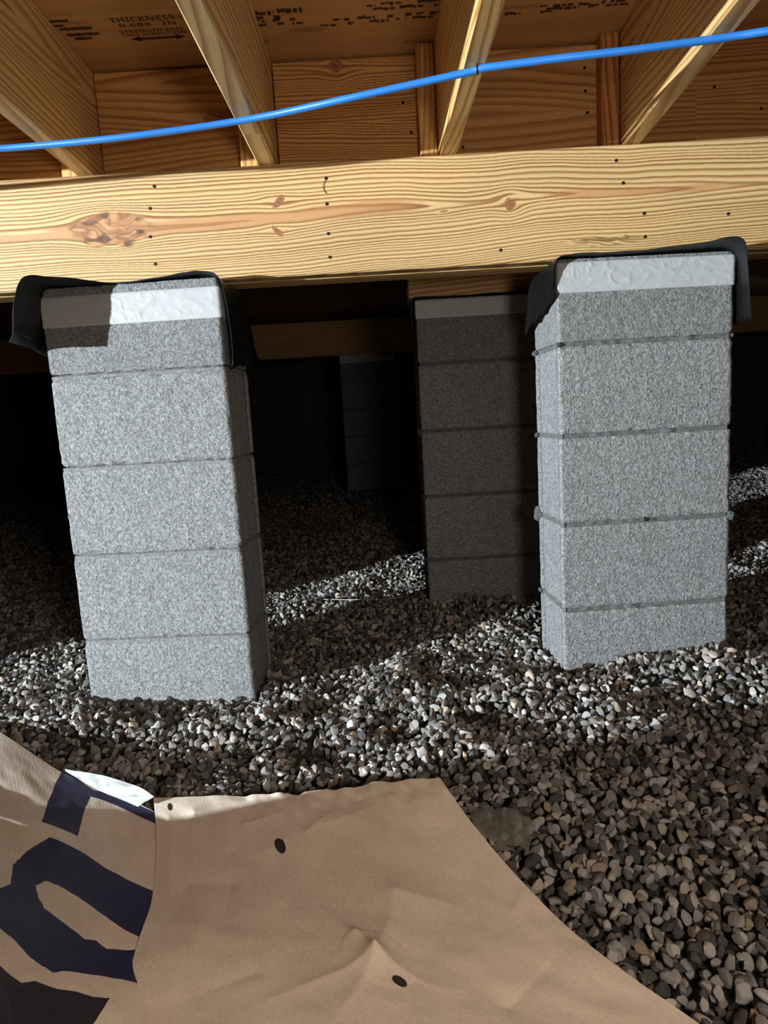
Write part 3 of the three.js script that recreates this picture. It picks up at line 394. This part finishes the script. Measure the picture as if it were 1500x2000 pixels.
function crease(u, v) { let h = 0; for (const c of CREASE) { const dx = c[2] - c[0], dy = c[3] - c[1], l2 = dx * dx + dy * dy, t = clamp(((u - c[0]) * dx + (v - c[1]) * dy) / l2, 0, 1), d = Math.hypot((u - c[0] - t * dx) * .45, (v - c[1] - t * dy) * .36); const w = .011; if (d < w * 3) h += c[4] * .0062 * (1 - .75 * t) * Math.exp(-d / w) + 0; } return h; }
const kraft = [226, 208, 189];
function kraftTex(w, h, draw) { const cv = document.createElement('canvas'); cv.width = w; cv.height = h; const x = cv.getContext('2d'), id = x.createImageData(w, h), d = id.data; for (let j = 0; j < h; j++) for (let i = 0; i < w; i++) { const k = (j * w + i) * 4, m = 1 + .035 * n2(i / 1.7, j / 7, 3) + .03 * n2(i / 5, j / 2, 4) + .05 * fbm(i / 90, j / 90, 3, 6); for (let q = 0; q < 3; q++) d[k + q] = kraft[q] * m; d[k + 3] = 255; } x.putImageData(id, 0, 0); if (draw) draw(x, w, h); const t = new THREE.CanvasTexture(cv); t.colorSpace = THREE.SRGBColorSpace; t.flipY = false; return t; }
{
  const bag = thing('kraft_paper_bag', 'crumpled brown kraft paper bag with navy printed stripes spread over the gravel', 'paper bag', [-.1, GY, -.7]);
  const off = p => [p[0] + .1, p[1] - GY, p[2] + .7];
  const rt = kraftTex(1024, 1024, (x, w, h) => { x.fillStyle = '#2b241d'; for (const [u, v, ru, rv] of [[.052, .049, .0085, .02], [.378, .236, .0155, .0235], [.536, .67, .013, .0165]]) { x.beginPath(); x.ellipse(u * w, v * h, ru * w, rv * h, 0, 0, 7); x.fill(); } });
  const rm = new THREE.MeshStandardMaterial({ map: rt, roughness: .72, side: THREE.DoubleSide, bumpMap: kraftBump, bumpScale: .0004 });
  mesh('plain_panel', thickGrid(190, 170, (u, v) => { const p = tensor(PR, u, v), e = 1e-3, a = tensor(PR, u + (u < .5 ? e : -e), v), b = tensor(PR, u, v + (v < .5 ? e : -e)); const su = u < .5 ? 1 : -1, sv = v < .5 ? 1 : -1; const x = a.map((q, k) => (q - p[k]) * su), y = b.map((q, k) => (q - p[k]) * sv); let n = [y[1] * x[2] - y[2] * x[1], y[2] * x[0] - y[0] * x[2], y[0] * x[1] - y[1] * x[0]]; const l = Math.hypot(...n); const topN = 1 - step(.02, .16, v), h = crease(u, v) + .006 * fbm(u * 5, v * 5, 3, 14) + .0035 * topN * n2(u * 30, v * 22, 15) * step(.15, .4, u) + .005 * topN * Math.max(0, n2(u * 11, 2, 16)) * step(.3, .6, u); return off(p.map((q, k) => q + n[k] / l * h)); }, .0008), rm, bag);
  const A = [[0.67, -0.01], [0.609, 0.193], [0.721, 0.203], [0.747, 0.112], [0.77, 0.055], [0.874, 0.053], [1.0, 0.062], [1.0, 0], [0.779, 0.027], [0.7000000000000001, -0.01]];
  const B = [[0.533, 0.324], [0.569, 0.284], [0.632, 0.236], [0.731, 0.249], [0.871, 0.281], [1.0, 0.309], [1.0, 0.375], [0.944, 0.425], [0.874, 0.41], [0.782, 0.381], [0.662, 0.359], [0.619, 0.352], [0.592, 0.367], [0.599, 0.392], [0.616, 0.413], [0.683, 0.437], [0.749, 0.458], [0.79, 0.454], [0.83, 0.468], [0.938, 0.454], [1.0, 0.454], [1.0, 0.532], [0.903, 0.532], [0.774, 0.53], [0.67, 0.528], [0.636, 0.533], [0.603, 0.516], [0.569, 0.498], [0.528, 0.473], [0.5, 0.464], [0.377, 0.453], [0.389, 0.404], [0.5, 0.384], [0.528, 0.371]];
  const C = [[0.495, 0.526], [0.513, 0.539], [0.537, 0.557], [0.578, 0.552], [0.633, 0.573], [0.752, 0.59], [0.816, 0.59], [0.754, 0.638], [0.695, 0.662], [0.595, 0.7020000000000001], [0.348, 0.656], [0.365, 0.511]];
  const lt = kraftTex(1024, 2048, (x, w, h) => { const poly = (P, col) => { x.fillStyle = col; x.beginPath(); P.forEach((p, i) => { const q = P[(i + 1) % P.length]; for (let s = 0; s < 6; s++) { const t = s / 6, X = mix(p[0], q[0], t) * w + 2.2 * (hash3(i, s, 5) - .5), Yy = mix(p[1], q[1], t) * h + 2.6 * (hash3(i, s, 9) - .5); i || s ? x.lineTo(X, Yy) : x.moveTo(X, Yy); } }); x.fill(); }; poly(A, '#2a2745'); poly(B, '#1f1e47'); poly(C, '#241f2b'); });
  const lm = new THREE.MeshStandardMaterial({ map: lt, roughness: .7, side: THREE.DoubleSide, bumpMap: kraftBump, bumpScale: .0004 });
  mesh('printed_panel', thickGrid(150, 170, (u, v) => { const p = tensor(PL, u, v); const h = .006 * fbm(u * 7, v * 9, 3, 24) * step(0, .1, v) * (1 - step(.9, 1, u) * .7) + .004 * Math.exp(-Math.abs(v - .22 - (u - .6) * .1) / .018) * step(.35, .5, u) * (1 - step(.62, .75, u)); return off([p[0], p[1] + h, p[2]]); }, .0008), lm, bag).userData.label = 'brown panel printed with thick navy shapes';
  const Wt = [[-0.5989, -0.598, -1.1129], [-0.5118, -0.588, -1.066], [-0.427, -0.578, -1.0057], [-0.3891, -0.576, -0.9709]], Wb = [[-0.6013, -0.604, -1.1185], [-0.5134, -0.598, -1.0417], [-0.4612, -0.594, -1.0029], [-0.4147, -0.59, -0.9679]];
  mesh('white_lining', thickGrid(60, 10, (u, v) => { const a = along(Wt, u), b = along(Wb, u), k = .0018 * n2(u * 14, v * 3, 4); return off(a.map((q, i) => mix(q, b[i], v) + (i === 1 ? .004 + k : i === 2 ? k : 0))); }, .0008), new THREE.MeshStandardMaterial({ color: 0xc2c4c6, roughness: .6, side: THREE.DoubleSide }), bag).userData.label = 'white inner lining folded over at the edge';
}
// bits on the gravel
{
  const pts = [[-.225, -2.203], [-.15, -2.17], [-.104, -2.159], [-.03, -2.15], [.051, -2.146]].map(p => new THREE.Vector3(p[0], ground(p[0], p[1]) + .012, p[1]));
  tag(mesh('wire', new THREE.TubeGeometry(new THREE.CatmullRomCurve3(pts), 40, .0013, 6), new THREE.MeshStandardMaterial({ color: 0xb8b4aa, roughness: .5 })), 'thin pale wire lying on the shaded gravel between the piers', 'wire');
  const c = [[.105, -.955], [.158, -.945], [.20, -.905], [.108, -.90], [.145, -.872], [.178, -.86]];
  const film = gridGeo(24, 16, (u, v) => { const a = [mix(c[0][0], c[2][0], u), mix(c[0][1], c[2][1], u) - .012 * Math.sin(u * 3.1)], b = [mix(c[3][0], c[5][0], u), mix(c[3][1], c[5][1], u)]; const x = mix(a[0], b[0], v), z = mix(a[1], b[1], v); return [x, ground(x, z) + .013 + .004 * n2(u * 5, v * 4, 3), z]; });
  tag(mesh('plastic_scrap', film, new THREE.MeshPhysicalMaterial({ color: 0xd8d4cc, roughness: .3, transmission: .82, thickness: 0, side: THREE.DoubleSide })), 'scrap of clear plastic film on the gravel beside the paper edge', 'plastic film');
}

// ---------------------------------------------------------------- unseen lamps outside the frame, kind and place chosen for their light
function unseenLamp(L, light, label, standing) {
  const g = thing('unseen_lamp', label, 'lamp', [L.pos[0], standing ? GY : L.pos[1], L.pos[2]]);
  const head = new THREE.Group(); head.name = 'lamp_head'; g.add(head); head.position.set(0, standing ? L.pos[1] - GY : 0, 0); head.lookAt(...[0, 1, 2].map(i => L.target[i] - (i === 1 && standing ? 0 : 0)));
  const s = L.size; const box = board(s + .03, s + .03, .05, 0, .006); box.translate(0, 0, -.04); mesh('housing', box, M.dark, head);
  const face = new THREE.BoxGeometry(s, s, .004); face.translate(0, 0, -.012); mesh('lens', face, new THREE.MeshStandardMaterial({ color: 0xffffff, emissive: new THREE.Color().setRGB(...L.color), emissiveIntensity: 2, roughness: .4 }), head);
  const poleH = standing ? L.pos[1] - GY : CY - L.pos[1];
  const pole = new THREE.CylinderGeometry(.012, .012, poleH - .01, 12); pole.translate(0, standing ? poleH / 2 : poleH / 2, -.0); const pm = mesh('pole', pole, M.dark, g); pm.position.set(-(L.target[0] - L.pos[0]) * .012, 0, -(L.target[2] - L.pos[2]) * .02 );
  if (standing) { const b = new THREE.CylinderGeometry(.14, .16, .025, 24); b.translate(0, .005, 0); mesh('base', b, M.dark, g).position.copy(pm.position); }
  head.lookAt(new THREE.Vector3(...L.target));
}
unseenLamp(KEY, keyLight, 'unseen cool white lamp out of view at the left, placed to light the piers, beam and gravel', true);
unseenLamp(FILL, fillLight, 'unseen warm lamp behind the viewer, placed to light the paper and shaded sides', false);

renderer.render(scene, camera);
